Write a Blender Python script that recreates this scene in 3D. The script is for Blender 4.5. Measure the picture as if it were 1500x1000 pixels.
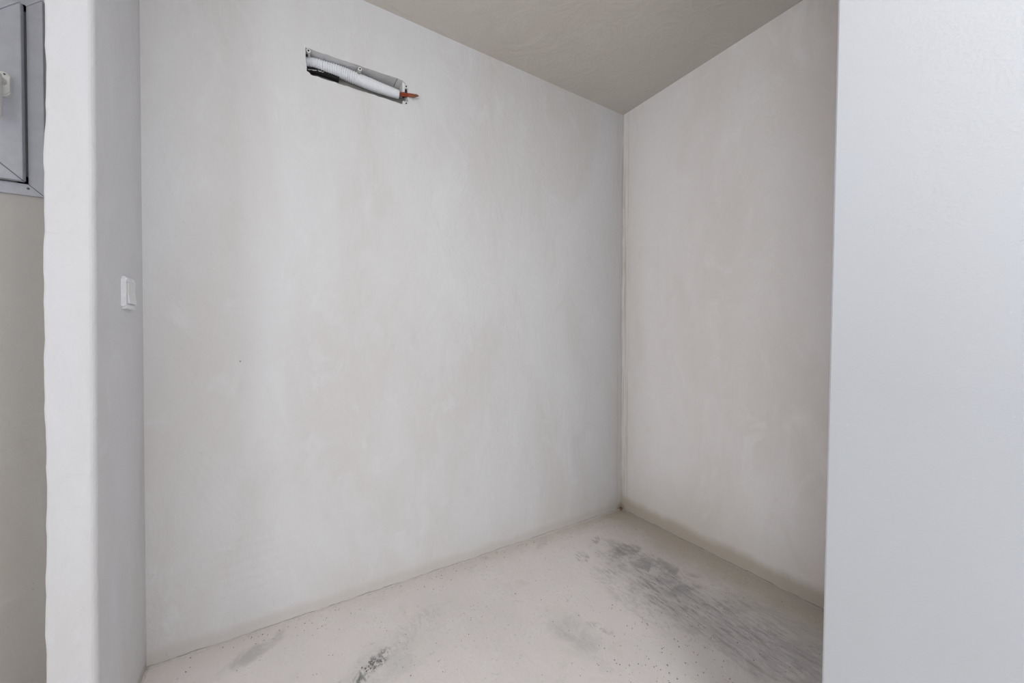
import bpy, bmesh, math, random
from mathutils import Vector, Matrix, Euler
for o in list(bpy.data.objects): bpy.data.objects.remove(o)
S = bpy.context.scene; C = S.collection; PI = math.pi
random.seed(7)

# ------------------------------------------------------------------ camera
cam = bpy.data.cameras.new('camera'); co = bpy.data.objects.new('camera', cam); C.objects.link(co)
cam.sensor_width = 36; cam.lens = 555.587 / 1500 * 36; cam.clip_start = .01
r_ = Vector((.85121745, -.52480907, .00207418)); u_ = Vector((.00501118, .01207984, .99991448)); f_ = Vector((.52478924, .85113425, -.01291249))
m = Matrix((r_, u_, -f_)).transposed().to_4x4(); m.translation = Vector((-1.86266, -1.68793, 1.10076))
co.matrix_world = m; S.camera = co
# ------------------------------------------------------------------ view, sky, window daylight, added fills
S.view_settings.view_transform = 'Standard'; S.view_settings.look = 'None'
S.view_settings.gamma = 1; S.view_settings.use_curve_mapping = False
S.view_settings.exposure = -0.06
w = bpy.data.worlds.new('overcast_sky'); S.world = w; w.use_nodes = True
w.node_tree.nodes['Background'].inputs[0].default_value = (.90, .945, 1, 1)
w.node_tree.nodes['Background'].inputs[1].default_value = 1.5
def area(name, loc, rot, sx, sy, power, col):
    l = bpy.data.lights.new(name, 'AREA'); l.shape = 'RECTANGLE'; l.size = sx; l.size_y = sy; l.energy = power; l.color = col
    o = bpy.data.objects.new(name, l); C.objects.link(o); o.location = loc; o.rotation_euler = rot; return o
area('daylight_side_opening', (-4.73, -3.1, 1.25), (PI/2, 0, -PI/2), 1.5, 2.2, 43, (.87, .935, 1))            # faces +x
area('added_fill_down', (-1.3, -2.25, 2.42), (0, 0, 0), .3, .3, 21, (.98, .985, 1))              # added fill with no known fixture, faces down
area('added_fill_up', (-1.7, -2.6, 1.0), (PI, 0, 0), .5, .5, 14, (.98, .985, 1))                # invented fill source, aimed up to brighten the ceiling
# ------------------------------------------------------------------ materials
class NT:
    def __init__(s, name, rough=.9, spec=.25):
        s.m = bpy.data.materials.new(name); s.m.use_nodes = True; s.t = s.m.node_tree; s.b = s.t.nodes['Principled BSDF']
        s.b.inputs['Roughness'].default_value = rough; s.b.inputs['Specular IOR Level'].default_value = spec
        s.pos = s.t.nodes.new('ShaderNodeNewGeometry').outputs['Position']
    def n(s, ty, **k):
        x = s.t.nodes.new(ty)
        for a, b in k.items(): setattr(x, a, b)
        return x
    def set(s, sock, v):
        if isinstance(v, bpy.types.NodeSocket): s.t.links.new(v, sock)
        else: sock.default_value = v
    def math(s, op, a, b=0., c=None, clamp=False):
        x = s.n('ShaderNodeMath', operation=op, use_clamp=clamp); s.set(x.inputs[0], a); s.set(x.inputs[1], b)
        if c is not None: s.set(x.inputs[2], c)
        return x.outputs[0]
    def ramp(s, v, a, b, lo=0., hi=1.):                       # smooth map a..b -> lo..hi
        x = s.n('ShaderNodeMapRange', interpolation_type='SMOOTHSTEP'); s.set(x.inputs[0], v)
        for i, q in enumerate((a, b, lo, hi)): x.inputs[1+i].default_value = q
        return x.outputs[0]
    def mapv(s, scale=(1,1,1), rot=(0,0,0), loc=(0,0,0)):
        x = s.n('ShaderNodeMapping', vector_type='TEXTURE') if False else s.n('ShaderNodeMapping')
        s.t.links.new(s.pos, x.inputs[0]); x.inputs['Scale'].default_value = scale; x.inputs['Rotation'].default_value = rot; x.inputs['Location'].default_value = loc
        return x.outputs[0]
    def noise(s, vec, scale, detail=5, rough=.55, dist=0.):
        x = s.n('ShaderNodeTexNoise'); s.t.links.new(vec, x.inputs['Vector']); x.inputs['Scale'].default_value = scale
        x.inputs['Detail'].default_value = detail; x.inputs['Roughness'].default_value = rough; x.inputs['Distortion'].default_value = dist
        return x.outputs[0]
    def mix(s, f, a, b):
        x = s.n('ShaderNodeMix', data_type='RGBA'); s.set(x.inputs[0], f)
        for i, q in ((6, a), (7, b)): s.set(x.inputs[i], q if isinstance(q, bpy.types.NodeSocket) else (*q, 1))
        return x.outputs[2]
    def xyz(s):
        x = s.n('ShaderNodeSeparateXYZ'); s.t.links.new(s.pos, x.inputs[0]); return x.outputs
    def bump(s, h, strength, dist, prev=None):
        x = s.n('ShaderNodeBump'); s.set(x.inputs['Height'], h); x.inputs['Strength'].default_value = strength; x.inputs['Distance'].default_value = dist
        if prev is not None: s.t.links.new(prev, x.inputs['Normal'])
        return x.outputs[0]
    def done(s, col=None, nrm=None):
        if col is not None: s.set(s.b.inputs['Base Color'], col if isinstance(col, bpy.types.NodeSocket) else (*col, 1))
        if nrm is not None: s.t.links.new(nrm, s.b.inputs['Normal'])
        return s.m
def simple(name, col, rough=.5, metal=0., spec=.5, bump=None):
    k = NT(name, rough, spec); k.b.inputs['Metallic'].default_value = metal
    nz = k.noise(k.pos, bump[0] if bump else 40, 3)
    c = k.mix(k.ramp(nz, .35, .7), tuple(x*.93 for x in col), col)
    return k.done(c, k.bump(nz, bump[1], bump[2]) if bump else None)
# ellipse patch mask on world (x,y): 1 inside, 0 outside, edge broken by a noise value
def patch(k, X, Y, cx, cy, ang, a, b, nz=None, soft=.5):
    dx = k.math('SUBTRACT', X, cx); dy = k.math('SUBTRACT', Y, cy); c, s = math.cos(ang), math.sin(ang)
    u = k.math('ADD', k.math('MULTIPLY', dx, c/a), k.math('MULTIPLY', dy, s/a))
    v = k.math('ADD', k.math('MULTIPLY', dx, -s/b), k.math('MULTIPLY', dy, c/b))
    d = k.math('SQRT', k.math('ADD', k.math('MULTIPLY', u, u), k.math('MULTIPLY', v, v)))
    if nz is not None: d = k.math('ADD', d, k.math('MULTIPLY_ADD', nz, 3., -1.5))
    return k.ramp(d, 1-soft, 1+soft, 1., 0.)

def plaster(name, base, tan=(.50,.45,.39), streak=(1,1,.35), skirt=.05, corner=True, grain=.35, sk=.62, ridges=False):
    k = NT(name, .92, .12); X, Y, Z = k.xyz()
    big = k.noise(k.mapv(streak), 1.7, 5, .6, .6); mid = k.noise(k.mapv((1,1,.55), loc=(3,1,2)), 6.5, 6, .65, .9)
    fine = k.noise(k.pos, 38, 4, .6); grit = k.noise(k.pos, 420, 2, .5)
    b2 = tuple(c*f for c, f in zip(base, (.935, .915, .885))); b3 = tuple(min(1, c*1.035) for c in base)
    c = k.mix(k.ramp(big, .38, .66), base, b2)
    c = k.mix(k.ramp(mid, .50, .74, 0, .75), c, b3)
    c = k.mix(k.ramp(mid, .30, .42, .45, 0), c, b2)
    # sanded patches with short trowel scratches
    scr = k.noise(k.mapv((9,9,55), rot=(0,.5,.2)), 3.2, 3, .6); reg = k.ramp(k.noise(k.mapv((1,1,1), loc=(7,2,5)), 2.6, 3), .56, .7)
    c = k.mix(k.math('MULTIPLY', k.ramp(scr, .57, .68, 0, .55), reg), c, b2)
    # bare mortar band at the foot of the wall
    zz = k.math('ADD', Z, k.math('MULTIPLY_ADD', mid, -.07, .035))
    c = k.mix(k.ramp(zz, skirt*.55, skirt*1.25, sk, 0), c, tan)
    c = k.mix(k.ramp(zz, 0, skirt*4.5, sk*.35, 0), c, tan)
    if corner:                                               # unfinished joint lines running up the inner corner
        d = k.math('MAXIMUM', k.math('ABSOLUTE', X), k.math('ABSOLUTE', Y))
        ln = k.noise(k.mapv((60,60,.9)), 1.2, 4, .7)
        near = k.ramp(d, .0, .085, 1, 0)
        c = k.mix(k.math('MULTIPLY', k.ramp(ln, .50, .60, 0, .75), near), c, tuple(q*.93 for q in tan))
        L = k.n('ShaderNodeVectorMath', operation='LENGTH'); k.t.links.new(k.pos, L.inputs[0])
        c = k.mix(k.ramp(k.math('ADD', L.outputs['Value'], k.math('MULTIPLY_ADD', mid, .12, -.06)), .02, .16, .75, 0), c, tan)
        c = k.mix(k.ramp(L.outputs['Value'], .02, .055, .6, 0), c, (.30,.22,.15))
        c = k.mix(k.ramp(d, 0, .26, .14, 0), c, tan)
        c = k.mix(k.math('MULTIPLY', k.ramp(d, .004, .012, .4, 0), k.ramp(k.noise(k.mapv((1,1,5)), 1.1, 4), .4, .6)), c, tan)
    # pinholes and small flecks
    vo = k.n('ShaderNodeTexVoronoi'); k.t.links.new(k.pos, vo.inputs['Vector']); vo.inputs['Scale'].default_value = 21
    pin = k.math('MULTIPLY', k.ramp(vo.outputs['Distance'], .03, .075, 1, 0), k.ramp(k.noise(k.pos, 5, 3, .6), .54, .66))
    c = k.mix(k.math('MULTIPLY', pin, .35), c, tuple(q*.6 for q in base))
    fl = k.ramp(k.noise(k.mapv((30,30,17), rot=(.3,.7,0)), 1.6, 4, .7), .64, .74, 0, .5)
    c = k.mix(k.math('MULTIPLY', fl, k.ramp(big, .45, .6)), c, tuple(q*.88 for q in b2))
    h = k.math('ADD', k.math('MULTIPLY', mid, .8), k.math('MULTIPLY', fine, .12))
    if ridges:                                               # comb of trowel ridges low on the wall
        wv = k.n('ShaderNodeTexWave', wave_type='BANDS', bands_direction='Z'); k.t.links.new(k.mapv((1,1,1), rot=(0,.10,0)), wv.inputs['Vector'])
        wv.inputs['Scale'].default_value = 8; wv.inputs['Distortion'].default_value = 2.5; wv.inputs['Detail Scale'].default_value = 2
        h = k.math('ADD', h, k.math('MULTIPLY', k.math('MULTIPLY', wv.outputs['Fac'], .13), patch(k, X, Z, -1.93, .27, 0, .13, .13, mid, .4)))
    nm = k.bump(h, .6, .014); nm = k.bump(grit, grain, .0006, nm)
    nm = k.bump(k.math('MULTIPLY', scr, reg), .3, .0015, nm)
    return k.done(c, nm)
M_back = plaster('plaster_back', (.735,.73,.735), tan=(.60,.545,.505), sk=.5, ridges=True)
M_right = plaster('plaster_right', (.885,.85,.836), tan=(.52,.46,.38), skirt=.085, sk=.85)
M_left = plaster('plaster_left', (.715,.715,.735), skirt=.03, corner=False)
M_ceil = plaster('plaster_ceiling', (.95,.93,.915), streak=(1,.5,1), skirt=-9, corner=False)
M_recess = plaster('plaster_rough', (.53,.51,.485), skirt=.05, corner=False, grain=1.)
M_room = plaster('plaster_room', (.90,.89,.88), corner=False)

def paint():
    k = NT('painted_plaster', .75, .25)
    big = k.noise(k.mapv((1,1,.6)), 2.2, 4); spots = k.noise(k.pos, 210, 2, .5); peel = k.noise(k.pos, 90, 3)
    c = k.mix(k.ramp(big, .35, .68), (.53,.55,.585), (.525,.537,.56))
    c = k.mix(k.ramp(spots, .70, .76, 0, .5), c, (.62,.64,.67))
    # hair-thin scratch near the camera
    X, Y, Z = k.xyz(); z0 = k.math('ADD', Z, k.math('MULTIPLY', Y, .3))
    ln = k.math('MULTIPLY', k.ramp(k.math('ABSOLUTE', k.math('SUBTRACT', z0, 1.2484-.3*1.6022)), .0001, .0005, 1, 0), k.ramp(Y, -1.601, -1.5995, 1, 0))
    ln = k.math('MULTIPLY', ln, k.ramp(Y, -1.618, -1.616, 0, 1))
    c = k.mix(k.math('MULTIPLY', ln, .6), c, (.22,.22,.24))
    return k.done(c, k.bump(spots, .5, .0006, k.bump(peel, .12, .001)))
M_paint = paint()

def floor_mat():
    k = NT('dusty_screed', .88, .2); X, Y, Z = k.xyz()
    big = k.noise(k.mapv((1,1,1)), 1.9, 5, .6, .5); mid = k.noise(k.mapv((1,1,1), loc=(4,4,0)), 8, 6, .65, .8)
    A = math.radians(72)                                     # direction of the scraping, roughly along the right wall
    st = k.noise(k.mapv((44,8,1), rot=(0,0,math.radians(-7))), 1.5, 7, .7, .7); wisp = k.noise(k.mapv((34,13,1), rot=(0,0,math.radians(-12)), loc=(2,5,0)), 1.4, 6, .68, 1.1)
    edge = k.noise(k.mapv((1,1,1), loc=(9,1,0)), 5.5, 6, .7)
    c = k.mix(k.ramp(big, .35, .65), (.78,.725,.705), (.74,.69,.67))
    c = k.mix(k.ramp(mid, .52, .72, 0, .7), c, (.80,.76,.735)); c = k.mix(k.ramp(mid, .28, .42, .5, 0), c, (.66,.62,.585))
    tan = (.56,.505,.41); grey = (.47,.455,.445); dgrey = (.35,.335,.33)
    # tan mortar residue along both walls
    dA = k.math('ABSOLUTE', Y); dB = k.math('ABSOLUTE', X)
    e1 = k.math('ADD', dB, k.math('MULTIPLY_ADD', edge, .30, -.15)); e2 = k.math('ADD', dA, k.math('MULTIPLY_ADD', edge, .16, -.08))
    c = k.mix(k.ramp(e1, .05, .34, .78, 0), c, tan)
    c = k.mix(k.math('MULTIPLY', k.ramp(e2, .0, .14, .5, 0), k.ramp(X, -1.5, -.6, .2, 1)), c, tan)
    L = k.n('ShaderNodeVectorMath', operation='LENGTH'); k.t.links.new(k.pos, L.inputs[0])
    c = k.mix(k.ramp(k.math('ADD', L.outputs['Value'], k.math('MULTIPLY_ADD', mid, .16, -.08)), .02, .20, .7, 0), c, tan)
    # worn grey areas
    def area_(cx, cy, ang, a, b, str_, col, streaks=None, soft=.45):
        nonlocal c
        mk = patch(k, X, Y, cx, cy, ang, a, b, edge, soft)
        if streaks is not None: mk = k.math('MULTIPLY', mk, streaks)
        c = k.mix(k.math('MULTIPLY', mk, str_), c, col)
    a0 = math.radians(-88)
    area_(-.42,-.83, math.radians(-86), .46, .125, .55, grey, k.ramp(wisp, .38, .56, .30, 1))
    area_(-.40,-.80, math.radians(-86), .42, .12, .8, dgrey, k.ramp(st, .52, .59))
    area_(-.30,-1.05, math.radians(-80), .40, .16, .5, grey, k.ramp(st, .44, .56, .3, 1))
    area_(-.33,-.40, math.radians(-75), .16, .055, .6, grey, k.ramp(wisp, .40, .56, .2, 1))
    area_(-.31,-.36, math.radians(-10), .075, .045, .75, dgrey, k.ramp(wisp, .42, .56, .2, 1))
    area_(-.36,-.52, math.radians(-80), .20, .10, .6, dgrey, k.ramp(mid, .46, .58))
    area_(-.565,-.265, math.radians(60), .055, .032, .75, dgrey, k.ramp(st, .44, .56), .25)
    area_(-.43,-.20, math.radians(20), .07, .02, .6, dgrey, k.ramp(wisp, .46, .6))
    area_(-.935,-.62, math.radians(-95), .13, .06, .75, (.53,.52,.50), k.ramp(mid, .36, .6, .25, 1), .6)
    area_(-.83,-.66, math.radians(-60), .05, .02, .6, dgrey, k.ramp(wisp, .45, .6))
    area_(-.62,-.58, math.radians(-95), .22, .05, .4, grey, k.ramp(wisp, .42, .6))
    area_(-1.6,-.375, math.radians(35), .075, .024, .95, (.13,.13,.13), k.ramp(wisp, .44, .56), .3)
    area_(-1.62,-.42, math.radians(20), .28, .09, .5, (.55,.55,.53), k.ramp(mid, .38, .6, .2, 1), .7)
    area_(-1.94,-.105, math.radians(30), .09, .03, .8, (.50,.485,.46), k.ramp(mid, .4, .58), .6)
    area_(-1.45,-.30, math.radians(30), .12, .05, .35, grey, k.ramp(wisp, .42, .6))
    area_(-.72,.0, 0, .5, .12, .35, grey, k.ramp(mid, .50, .62))
    area_(-1.1,-.45, math.radians(20), .9, .5, .5, grey, k.ramp(k.noise(k.mapv((16,26,1), rot=(0,0,.7)), 1.3, 7, .7, .8), .60, .72))
    sp = k.noise(k.mapv((1,1,1), loc=(5,5,5)), 95, 4, .7)
    c = k.mix(k.math('MULTIPLY', k.ramp(sp, .58, .68, 0, .5), k.ramp(mid, .42, .6)), c, dgrey)
    c = k.mix(k.math('MULTIPLY', k.ramp(sp, .42, .34, 0, .5), k.ramp(edge, .4, .6)), c, (.84,.80,.77))
    # pits and grains of sand
    vo = k.n('ShaderNodeTexVoronoi'); k.t.links.new(k.pos, vo.inputs['Vector']); vo.inputs['Scale'].default_value = 48
    dot = k.math('MULTIPLY', k.ramp(vo.outputs['Distance'], .05, .13, 1, 0), k.ramp(k.noise(k.pos, 13, 3, .6), .50, .60))
    c = k.mix(k.math('MULTIPLY', dot, .8), c, (.20,.18,.165))
    h = k.math('ADD', k.math('MULTIPLY', mid, .8), k.math('MULTIPLY', st, .25))
    nm = k.bump(h, .5, .008); nm = k.bump(k.noise(k.pos, 160, 3), .35, .0015, nm); nm = k.bump(dot, .5, .002, nm); nm.node.invert = True
    return k.done(c, nm)
M_floor = floor_mat()
M_pvc = simple('white_pvc', (.50,.515,.57), .38)
M_gasket = simple('grey_gasket', (.10,.10,.11), .6)
M_alu = simple('shutter_grey', (.45,.46,.48), .5)
M_handle = simple('handle_white', (.80,.80,.77), .35)
M_switch = simple('switch_white', (.86,.87,.90), .25)
M_key = simple('switch_key_white', (.82,.84,.84), .3)
M_box = simple('box_grey', (.345,.33,.31), .65, 0, .3, bump=(60,.25,.002))
M_boss = simple('boss_light_grey', (.80,.79,.78), .6)
M_dark = simple('dark_hole', (.015,.015,.016), .7)
M_sleeve = simple('white_foam_sleeve', (.84,.86,.89), .6, 0, .3, bump=(120,.15,.001))
M_copper = simple('copper_tube', (.33,.065,.022), .42, .35, .5, bump=(90,.15,.001))
M_plug = simple('dull_copper_end', (.20,.11,.06), .55, .3)
M_foam = simple('black_rubber_foam', (.012,.012,.013), .8, 0, .3)
M_print = simple('white_print', (.80,.80,.79), .7)
M_mortar = simple('mortar', (.50,.46,.41), .95, 0, .1, bump=(70,.8,.006))
M_mortar_l = simple('mortar_light', (.62,.58,.54), .95, 0, .1, bump=(70,.8,.006))
M_grit = simple('grit', (.25,.235,.22), .9, 0, .1)
M_brown = simple('brown_lump', (.20,.12,.075), .9, 0, .1)
def glass():
    k = NT('window_glass', .03); k.b.inputs['Transmission Weight'].default_value = 1; k.b.inputs['IOR'].default_value = 1.45
    return k.done((.9,.93,.95))
M_glass = glass()

# ------------------------------------------------------------------ helpers
def obj(name, bm, mat, parent=None, smooth=False, label=None, kind=None):
    bmesh.ops.recalc_face_normals(bm, faces=bm.faces)
    me = bpy.data.meshes.new(name); bm.to_mesh(me); bm.free()
    me.materials.append(mat)
    if smooth:
        for p in me.polygons: p.use_smooth = True
    o = bpy.data.objects.new(name, me); C.objects.link(o)
    if parent:
        o.parent = parent
        o.matrix_parent_inverse = Matrix.Translation(world_loc(parent)).inverted()
    if label: o['label'] = label
    if kind: o['kind'] = kind
    return o
def world_loc(o):
    # all roots are translated Empties and every mesh sits at the origin of the world
    return o.location if o.type == 'EMPTY' else Vector((0,0,0))
def empty(name, loc, label=None, cat=None, kind=None):
    o = bpy.data.objects.new(name, None); C.objects.link(o); o.location = loc; o.empty_display_size = .05
    if label: o['label'] = label
    if cat: o['category'] = cat
    if kind: o['kind'] = kind
    return o
def box(bm, x0, x1, y0, y1, z0, z1, bev=0., seg=2):
    r = bmesh.ops.create_cube(bm, size=1); vs = r['verts']
    for v in vs: v.co = Vector(((x0+x1)/2+v.co.x*(x1-x0), (y0+y1)/2+v.co.y*(y1-y0), (z0+z1)/2+v.co.z*(z1-z0)))
    if bev:
        es = list({e for v in vs for e in v.link_edges}); bmesh.ops.bevel(bm, geom=es, offset=bev, segments=seg, affect='EDGES', profile=.6)
    return bm
def B(*a, **k): return box(bmesh.new(), *a, **k)
def prism(bm, poly, axis, a, b):                              # polygon of 2 coords extruded along an axis
    def P(q, t): return (t, q[0], q[1]) if axis == 0 else (q[0], t, q[1]) if axis == 1 else (q[0], q[1], t)
    A = [bm.verts.new(P(q, a)) for q in poly]; D = [bm.verts.new(P(q, b)) for q in poly]
    bm.faces.new(A); bm.faces.new(D)
    for i in range(len(poly)): j = (i+1) % len(poly); bm.faces.new((A[i], A[j], D[j], D[i]))
    return bm
def tube(bm, pts, rad, n=16, caps=True, hole=None, sub=1):    # rad: number or list
    pts = [Vector(p) for p in pts]; N = len(pts); R = rad if isinstance(rad, (list, tuple)) else [rad]*N; prev = None; rings = []
    for i, p in enumerate(pts):
        t = (pts[min(i+1, N-1)] - pts[max(i-1, 0)]).normalized()
        a = t.cross(Vector((0,0,1))).normalized(); b = t.cross(a).normalized()
        rings.append([bm.verts.new(p + (a*math.cos(q)+b*math.sin(q))*R[i]) for q in (2*PI*j/n for j in range(n))])
    for k in range(N-1):
        for j in range(n): bm.faces.new((rings[k][j], rings[k][(j+1)%n], rings[k+1][(j+1)%n], rings[k+1][j]))
    if caps: bm.faces.new(rings[0]); bm.faces.new(rings[-1])
    return bm
def catmull(P, n):
    P = [Vector(p) for p in P]; Q = [2*P[0]-P[1]] + P + [2*P[-1]-P[-2]]; out = []
    for i in range(1, len(Q)-2):
        for k in range(n):
            t = k/n; a, b, c, d = Q[i-1], Q[i], Q[i+1], Q[i+2]
            out.append(.5*((2*b)+(c-a)*t+(2*a-5*b+4*c-d)*t*t+(3*b-a-3*c+d)*t**3))
    out.append(P[-1]); return out

# ------------------------------------------------------------------ the setting
H = 2.5
Yp = -.3827                                                   # front face of the thin partition
obj('floor', B(-4.9, .2, -4.5, .2, -.12, 0), M_floor, kind='structure')
obj('ceiling', B(-4.9, .2, -4.5, .2, H, H+.12), M_ceil, kind='structure')

def ragged(x0, x1, z0, z1, step=.012, j=.0016):
    pts = []
    def seg(ax, az, bx, bz):
        n = max(2, int(math.hypot(bx-ax, bz-az)/step))
        for i in range(n):
            t = i/n; pts.append((ax+(bx-ax)*t+random.uniform(-j, j), az+(bz-az)*t+random.uniform(-j, j)))
    c = .016                                                  # knocked-off corners
    seg(x0+.004, z0+c*.6, x0, z1-.004); seg(x0, z1-.002, x1-.022, z1+.004); seg(x1-.022, z1+.004, x1, z1-.012)
    seg(x1, z1-.012, x1-.001, z0+.004); seg(x1-.006, z0, x0+c*1.2, z0); seg(x0+c*1.2, z0, x0+.004, z0+c*.6)
    return pts
BX0, BX1, BZ0, BZ1 = -1.7665, -1.3665, 2.1235, 2.2235
hole = ragged(BX0, BX1, BZ0, BZ1)
WX0, WX1, WZ0, WZ1 = -3.04, -2.4445, 1.507, 2.080
def wall_with_holes(x0, x1, z0, z1, loops, y0, y1, mat, name):
    bm = bmesh.new()
    for loop in [[(x0,z0),(x1,z0),(x1,z1),(x0,z1)]] + loops:
        vs = [bm.verts.new((x, y0, z)) for x, z in loop]
        for i in range(len(vs)): bm.edges.new((vs[i], vs[(i+1) % len(vs)]))
    bmesh.ops.triangle_fill(bm, use_beauty=True, edges=bm.edges[:])
    r = bmesh.ops.extrude_face_region(bm, geom=bm.faces[:])
    for v in r['geom']:
        if isinstance(v, bmesh.types.BMVert): v.co.y = y1
    return obj(name, bm, mat, kind='structure')
wall_with_holes(-2.32, .0, 0, H, [hole], 0, .2, M_back, 'wall_back')
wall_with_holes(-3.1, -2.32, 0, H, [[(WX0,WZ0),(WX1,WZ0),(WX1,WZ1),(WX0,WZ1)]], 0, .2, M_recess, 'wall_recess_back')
obj('wall_right', B(0, .2, -1.30, .2, 0, H), M_right, kind='structure')

# thin partition whose end shows: the arris wanders like hand-floated plaster
def interp(tab, z):
    for (a, va), (b, vb) in zip(tab, tab[1:]):
        if z <= b: return va + (vb-va)*(max(z, a)-a)/(b-a)
    return tab[-1][1]
def wobble(z, s): return .0011*math.sin(z*23+s)+.0009*math.sin(z*51+2*s)+.0006*math.sin(z*97+s*3)
def column(name, ringf, n, mat, smooth=False):
    bm = bmesh.new(); rings = [[bm.verts.new(p) for p in ringf(H*i/n)] for i in range(n+1)]
    for a, b in zip(rings, rings[1:]):
        for j in range(len(a)): bm.faces.new((a[j], a[(j+1)%len(a)], b[(j+1)%len(b)], b[j]))
    bm.faces.new(rings[0]); bm.faces.new(rings[-1]); return obj(name, bm, mat, kind='structure')
XL = -2.2385
left_edge = [(0,-2.3225),(.375,-2.3222),(.55,-2.3225),(.69,-2.3195),(.74,-2.3190),(.85,-2.3215),(1.087,-2.3229),(1.5,-2.3215),(1.62,-2.3185),(1.75,-2.3175),(1.83,-2.3180),(1.9,-2.3205),(2.5,-2.3215)]
def ring_left(z):
    xe = interp(left_edge, z)+wobble(z, 1)*.7; yc = -.3690-.0158*(1.83-z); yc2 = yc+wobble(z, 4)*.5; b = .005
    return [(xe, 0, z), (xe, yc+b, z), (xe+b*.3, yc+b*.3, z), (xe+b, yc, z), *[(XL-.014+.014*math.sin(t*PI/10), yc2+.014-.014*math.cos(t*PI/10), z) for t in range(6)], (XL, 0, z)]
column('wall_left', ring_left, 110, M_left)
# near partition on the right of the frame: painted, square arris with a slim bead
def ring_near(z):
    ye = -1.3577-.0089*z; b = .004; x = -.9
    return [(x, -4.5, z), (x, ye-b, z), (x+b*.3, ye-b*.3, z), (x+b, ye, z), (.2, ye, z), (.2, -4.5, z)]
column('wall_near_right', ring_near, 30, M_paint)
# rest of the room the daylight comes through
def wall_open_y(name, x0, x1, yy0, yy1, ox0, ox1, oz0, oz1):
    wall_with_holes(x0, x1, 0, H, [[(ox0,oz0),(ox1,oz0),(ox1,oz1),(ox0,oz1)]], yy0, yy1, M_room, name)
wall_open_y('wall_rear', -4.7, -.9, -4.5, -4.3, -3.1, -1.1, .1, 2.4)
bm = bmesh.new()
for a in ((-4.9,-4.7,-4.5,-3.9,0,H), (-4.9,-4.7,-2.3,-1.2,0,H), (-4.9,-4.7,-3.9,-2.3,0,.15), (-4.9,-4.7,-3.9,-2.3,2.35,H)): box(bm, *a)
obj('wall_far_left', bm, M_room, kind='structure')
obj('wall_added_recess_left', B(-4.7, -3.1, -1.2, .2, 0, H), M_room, kind='structure')  # unseen wall, added to block side light and keep the recess dark

# rough fillets of mortar where the plaster meets the floor
def fillet(name, p0, p1, nrm, wd, ht, mat, n=150):
    bm = bmesh.new(); p0, p1, nrm = Vector(p0), Vector(p1), Vector(nrm); rows = []
    for i in range(n+1):
        p = p0.lerp(p1, i/n); q = i*.37
        k = .75+.14*math.sin(q*.6)+.12*math.sin(q*1.7+1)+random.uniform(-.22,.22); k = max(.2, k)
        rows.append([bm.verts.new(p+nrm*(wd*k*u)+Vector((0,0,v*ht*k))) for u, v in ((0,-.01),(0,1),(.25,.45),(.55,.17),(1,0),(1,-.01))])
    for a, b in zip(rows, rows[1:]):
        for j in range(5): bm.faces.new((a[j], a[j+1], b[j+1], b[j]))
        bm.faces.new((a[5], a[0], b[0], b[5]))
    bm.faces.new(rows[0]); bm.faces.new(rows[-1])
    return obj(name, bm, mat, kind='structure', smooth=True)
fillet('trim_1', (XL, 0, 0), (0, 0, 0), (0,-1,0), .011, .008, M_mortar_l, 200)
fillet('trim_2', (0, 0, 0), (0, -1.30, 0), (-1,0,0), .011, .009, M_mortar, 150)
fillet('trim_3', (XL, 0, 0), (XL, -.36, 0), (1,0,0), .007, .006, M_mortar_l, 40)

# ------------------------------------------------------------------ window in the recess behind the partition
win = empty('window_1', ((WX0+WX1)/2, 0, WZ0), kind='structure')
def rails(name, x0, x1, z0, z1, wd, y0, y1, gap, par, bev):
    X = [(x0,z0),(x1,z0),(x1,z1),(x0,z1)]; I = [(x0+wd,z0+wd),(x1-wd,z0+wd),(x1-wd,z1-wd),(x0+wd,z1-wd)]
    for i in range(4):
        j = (i+1) % 4; a, b, c, d = map(Vector, (X[i], X[j], I[j], I[i])); t = (b-a).normalized()*gap
        bm = prism(bmesh.new(), [a+t, b-t, c-t, d+t], 1, y0, y1)
        bmesh.ops.bevel(bm, geom=bm.edges[:], offset=bev, segments=2, affect='EDGES', profile=.6)
        obj(name, bm, M_pvc, par)
FX0, FX1, FZ0, FZ1 = WX0, WX1+.0, WZ0, WZ1
rails('frame_rail', FX0, FX1, FZ0, FZ1, .052, -.012, .055, .0006, win, .002)
# dark rubber line between frame and sash
bm = bmesh.new(); g = .0315
for a in ((FX0+g, FX0+g+.02, FZ0+g, FZ1-g), (FX1-g-.02, FX1-g, FZ0+g, FZ1-g), (FX0+g, FX1-g, FZ0+g, FZ0+g+.02), (FX0+g, FX1-g, FZ1-g-.02, FZ1-g)):
    box(bm, a[0], a[1], -.0165, -.0115, a[2], a[3])
obj('gasket', bm, M_gasket, win)
s = .0345
rails('sash_rail', FX0+s, FX1-s, FZ0+s, FZ1-s, .072, -.033, .03, .0006, win, .003)
q = s+.06
obj('glass_pane', B(FX0+q, FX1-q, -.002, .003, FZ0+q, FZ1-q), M_glass, win)
for i in range(10):
    z = FZ0+.055+i*.045; obj('shutter_slat', B(FX0+.055, FX1-.055, .07, .08, z, z+.043, bev=.003), M_alu, win)
obj('frame_screw', tube(bmesh.new(), [(-2.4765,-.0135,1.526),(-2.4765,-.0115,1.526)], .003, 12), M_gasket, win)
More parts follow.
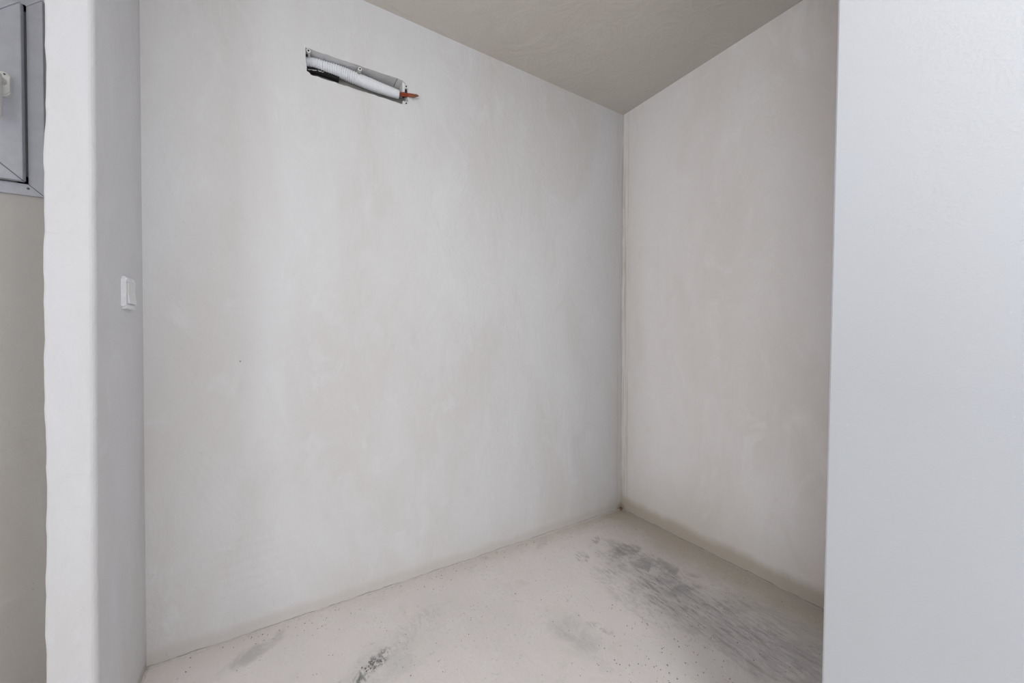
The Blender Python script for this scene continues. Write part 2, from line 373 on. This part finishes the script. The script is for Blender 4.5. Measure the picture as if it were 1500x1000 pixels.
# handle: rounded rosette and a cranked lever hanging down
hx = -2.5105; hz = 1.799
def stadium(cx, cz, w_, h_, n=10):
    r = w_/2; P = []
    for i in range(n+1): a = PI*i/n; P.append((cx+r*math.cos(a), cz+h_/2-r+r*math.sin(a)))
    for i in range(n+1): a = PI+PI*i/n; P.append((cx+r*math.cos(a), cz-h_/2+r+r*math.sin(a)))
    return P
bm = prism(bmesh.new(), stadium(hx, hz, .030, .068), 1, -.046, -.0325)
bmesh.ops.bevel(bm, geom=[e for e in bm.edges if all(abs(v.co.y+.046) < 1e-5 for v in e.verts)], offset=.0035, segments=3, affect='EDGES')
hp = obj('handle_plate', bm, M_handle, win, smooth=False)
bm = tube(bmesh.new(), [(hx,-.044,hz+.004),(hx,-.060,hz+.004),(hx,-.070,hz+.002)], [.0105,.0095,.0095], 16)
obj('lever_neck', bm, simple('neck_shade_white', (.70,.70,.68), .35), hp, smooth=False)
bm = bmesh.new(); box(bm, hx-.0105, hx+.0105, -.081, -.067, hz-.103, hz+.015, bev=.004, seg=3)
obj('lever', bm, M_handle, hp)
obj('rosette_screw', tube(bmesh.new(), [(hx+.006,-.0475,hz+.026),(hx+.006,-.0455,hz+.026)], .0022, 10), M_gasket, hp)

# ------------------------------------------------------------------ recessed pipe box high on the back wall
pb = empty('wall_box', ((BX0+BX1)/2, 0, BZ0), 'long narrow grey recessed pipe box cut into the plaster high on the wall', 'wall box')
x0, x1, z0, z1, D = BX0-.004, BX1+.004, BZ0-.004, BZ1+.005, .064
bm = bmesh.new(); t = .0025
box(bm, x0, x1, D, D+t, z0, z1); box(bm, x0, x1, .003, D, z1, z1+t); box(bm, x0, x1, .003, D, z0-t, z0)
box(bm, x0-t, x0, .003, D+t, z0-t, z1+t); box(bm, x1, x1+t, .003, D+t, z0-t, z1+t)
obj('box_shell', bm, M_box, pb)
for (x, z, r) in ((-1.7565, 2.2155, .0078), (-1.5665, 2.2145, .0076), (-1.3735, 2.2085, .0080), (-1.3735, 2.1345, .0078)):
    bm = tube(bmesh.new(), [(x,.056,z),(x,.004,z)], [r*1.15, r], 18); bs = obj('screw_boss', bm, M_boss, pb, smooth=False)
    obj('screw_hole', tube(bmesh.new(), [(x,.0048,z),(x,.0032,z)], r*.45, 14), M_dark, bs)
# clip block under the middle boss and the two blocks at the right end
obj('boss_web', B(-1.5745,-1.5645,.006,.05, 2.197, 2.2085, bev=.001), M_box, pb)
obj('end_block', B(-1.3885,-1.3775,.010,.058, 2.185, 2.226, bev=.0015), M_boss, pb)
obj('end_slot', B(-1.3772,-1.3700,.007,.05, 2.183, 2.198, bev=.0012), M_dark, pb)
obj('end_clip', B(-1.3860,-1.3795,.010,.055, 2.121, 2.146, bev=.0015), M_boss, pb)
obj('knockout', B(x0, -1.757, .008, .014, 2.1965, 2.2035, bev=.001), M_dark, pb)
# refrigerant line: white sleeve, ribbed at the left, with two copper tubes coming out of its cut end
line = empty('insulated_pipe', (-1.58, .036, 2.19), 'white sleeved pipe sagging across the grey box with copper tube ends at right', 'pipe')
path = catmull([(-1.7700,.040,2.1905),(-1.7450,.040,2.1945),(-1.7249,.039,2.1965),(-1.6878,.038,2.1955),(-1.6496,.037,2.1955),(-1.6131,.036,2.1925),(-1.5757,.035,2.189),(-1.5345,.034,2.1850),(-1.4837,.033,2.1810),(-1.4282,.031,2.1785),(-1.4000,.030,2.1780)], 22)
rib_end = next(i for i, p in enumerate(path) if p.x > -1.575)
def R_(i, n): return .0175 + .0060*min(1, i/ (n*.5))
n = len(path)
obj('ribbed_sleeve', tube(bmesh.new(), path[:rib_end+1], [R_(i, n)+(.0016 if (i % 5) in (0, 1) else -.0010) for i in range(rib_end+1)], 26), M_sleeve, line, smooth=False)
obj('smooth_sleeve', tube(bmesh.new(), path[rib_end-2:], [R_(i, n)+.0002-.006*max(0,(i-n*.75)/(n*.25)) for i in range(rib_end-2, n)], 26), M_sleeve, line, smooth=False)
for dz, dy, L in ((.0036, 0, 0), (-.0040, .001, -.012)):
    P = catmull([(-1.420,.029+dy,2.180+dz),(-1.400,.026+dy,2.1795+dz),(-1.375,.008+dy,2.174+dz),(-1.352+L,-.010+dy,2.1685+dz),(-1.334+L,-.018+dy,2.1665+dz)], 8)
    ct = obj('copper_tube', tube(bmesh.new(), P, .0046, 16), M_copper, line, smooth=False)
    e = P[-1]; d = (P[-1]-P[-3]).normalized()
    obj('tube_end', tube(bmesh.new(), [e-d*.006, e+d*.001, e+d*.005, e+d*.010], [.0052,.0050,.0034,.0012], 14), M_plug, ct)
# black foam tube under the white one
ft = empty('foam_tube', (-1.70, .046, 2.165), 'short black foam insulated tube with white print in the left end of the wall box', 'tube')
P = catmull([(-1.7675,.045,2.1620),(-1.745,.045,2.1670),(-1.72,.045,2.1715),(-1.69,.046,2.1720),(-1.664,.046,2.1705),(-1.648,.046,2.1690),(-1.642,.046,2.1685)], 8)
obj('foam_cover', tube(bmesh.new(), P, [.0125]*(len(P)-2)+[.0121,.0110], 22), M_foam, ft, smooth=True)
F_ = .0335
def strip(bm, xa, xb, z, up, seed):
    rnd = random.Random(seed)
    nn = 7
    for i in range(nn):
        xx = xa+(xb-xa)*i/nn; hh = rnd.uniform(.0012, .003); zz = z(xx)+rnd.uniform(-.0010,.0010)
        box(bm, xx, xx+(xb-xa)/nn*rnd.uniform(.6,1.1), F_-.001, F_+.002, zz-hh/2, zz+hh/2)
mb = bmesh.new(); strip(mb, -1.757, -1.726, lambda x: 2.1600+(x+1.757)*.22, 1, 3); strip(mb, -1.722, -1.700, lambda x: 2.1690+(x+1.722)*-.02, 1, 8)
obj('printed_mark', mb, M_print, ft, label='worn white lettering')

# ------------------------------------------------------------------ light switch on the side of the thin partition
sw = empty('light_switch', (XL, -.152, 1.176), 'square white light switch on the side of the thin left partition', 'light switch')
sy0, sy1, sz0, sz1 = -.2010, -.1080, 1.1775, 1.2695
bm = prism(bmesh.new(), [(sy0,sz0),(sy1,sz0),(sy1,sz1),(sy0,sz1)], 0, XL, XL+.0095)
bmesh.ops.bevel(bm, geom=[e for e in bm.edges if abs(e.verts[0].co.x-e.verts[1].co.x) > .005], offset=.007, segments=4, affect='EDGES')
bmesh.ops.bevel(bm, geom=[e for e in bm.edges if all(v.co.x > XL+.009 for v in e.verts)], offset=.0025, segments=3, affect='EDGES')
obj('frame_plate', bm, M_switch, sw)
i0 = .0155
M_gap = simple('switch_gap', (.32,.32,.33), .7)
obj('shadow_gap', B(XL+.0085, XL+.0098, sy0+i0-.0012, sy1-i0+.0012, sz0+i0-.0012, sz1-i0+.0012), M_gap, sw)
bm = bmesh.new()                                              # rocker: a two-facet key tilted about its middle
ya, yb, za, zb, zm = sy0+i0, sy1-i0, sz0+i0, sz1-i0, (sz0+sz1)/2
prof = [(XL+.008, za), (XL+.0150, za), (XL+.0112, zm), (XL+.0118, zb), (XL+.008, zb)]
A_ = [bm.verts.new((p[0], ya, p[1])) for p in prof]; D_ = [bm.verts.new((p[0], yb, p[1])) for p in prof]
bm.faces.new(A_); bm.faces.new(D_)
for i in range(5): j = (i+1) % 5; bm.faces.new((A_[i], A_[j], D_[j], D_[i]))
bmesh.ops.bevel(bm, geom=bm.edges[:], offset=.0008, segments=2, affect='EDGES')
obj('rocker', bm, M_key, sw)

# ------------------------------------------------------------------ small things
def lump(name, loc, r, mat, seed, label, cat, flat=.6):
    rnd = random.Random(seed); bm = bmesh.new(); bmesh.ops.create_icosphere(bm, subdivisions=2, radius=r)
    for v in bm.verts: v.co *= rnd.uniform(.75, 1.2); v.co.z *= flat
    zmin = min(v.co.z for v in bm.verts)
    for v in bm.verts: v.co += Vector(loc); v.co.z -= zmin if loc[2] < .02 else 0
    o = obj(name, bm, mat); o['label'] = label; o['category'] = cat; return o
lump('mortar_lump', (-.022,-.020,.006), .0105, M_brown, 2, 'small brown lump of mortar in the far corner of the floor', 'debris', .7)
bm = bmesh.new(); tube(bm, [(-1.9800,.006,1.0085),(-1.9800,-.005,1.0095)], [.0022,.0016], 8)
nl = obj('nail', bm, M_dark); nl['label'] = 'tiny dark nail tip sticking out of the back wall at left'; nl['category'] = 'nail'
rnd = random.Random(11); bm = bmesh.new()
for i in range(420):
    if i < 150: x, y = rnd.gauss(-.72,.14), rnd.gauss(-.86,.14)
    elif i < 260: x, y = rnd.uniform(-2.15,-.05), -abs(rnd.gauss(.02,.05))-.012
    elif i < 290: x, y = -1.6+rnd.gauss(0,.03), -.375+rnd.gauss(0,.012)
    else: x, y = rnd.uniform(-2.1,-.05), rnd.uniform(-1.25,-.03)
    if x > -.02 or y > -.012: continue
    r = rnd.uniform(.0009,.0022)*(1.4 if 260 <= i < 290 else 1)
    g0 = bmesh.ops.create_icosphere(bm, subdivisions=1, radius=r, matrix=Matrix.Translation((x, y, r*.55)))
    for v in g0['verts']: v.co.x += rnd.uniform(-.3,.3)*r; v.co.y += rnd.uniform(-.3,.3)*r
gs = obj('floor_grit', bm, M_grit); gs['kind'] = 'stuff'; gs['label'] = 'loose sand and mortar grit scattered over the dusty floor'; gs['category'] = 'grit'
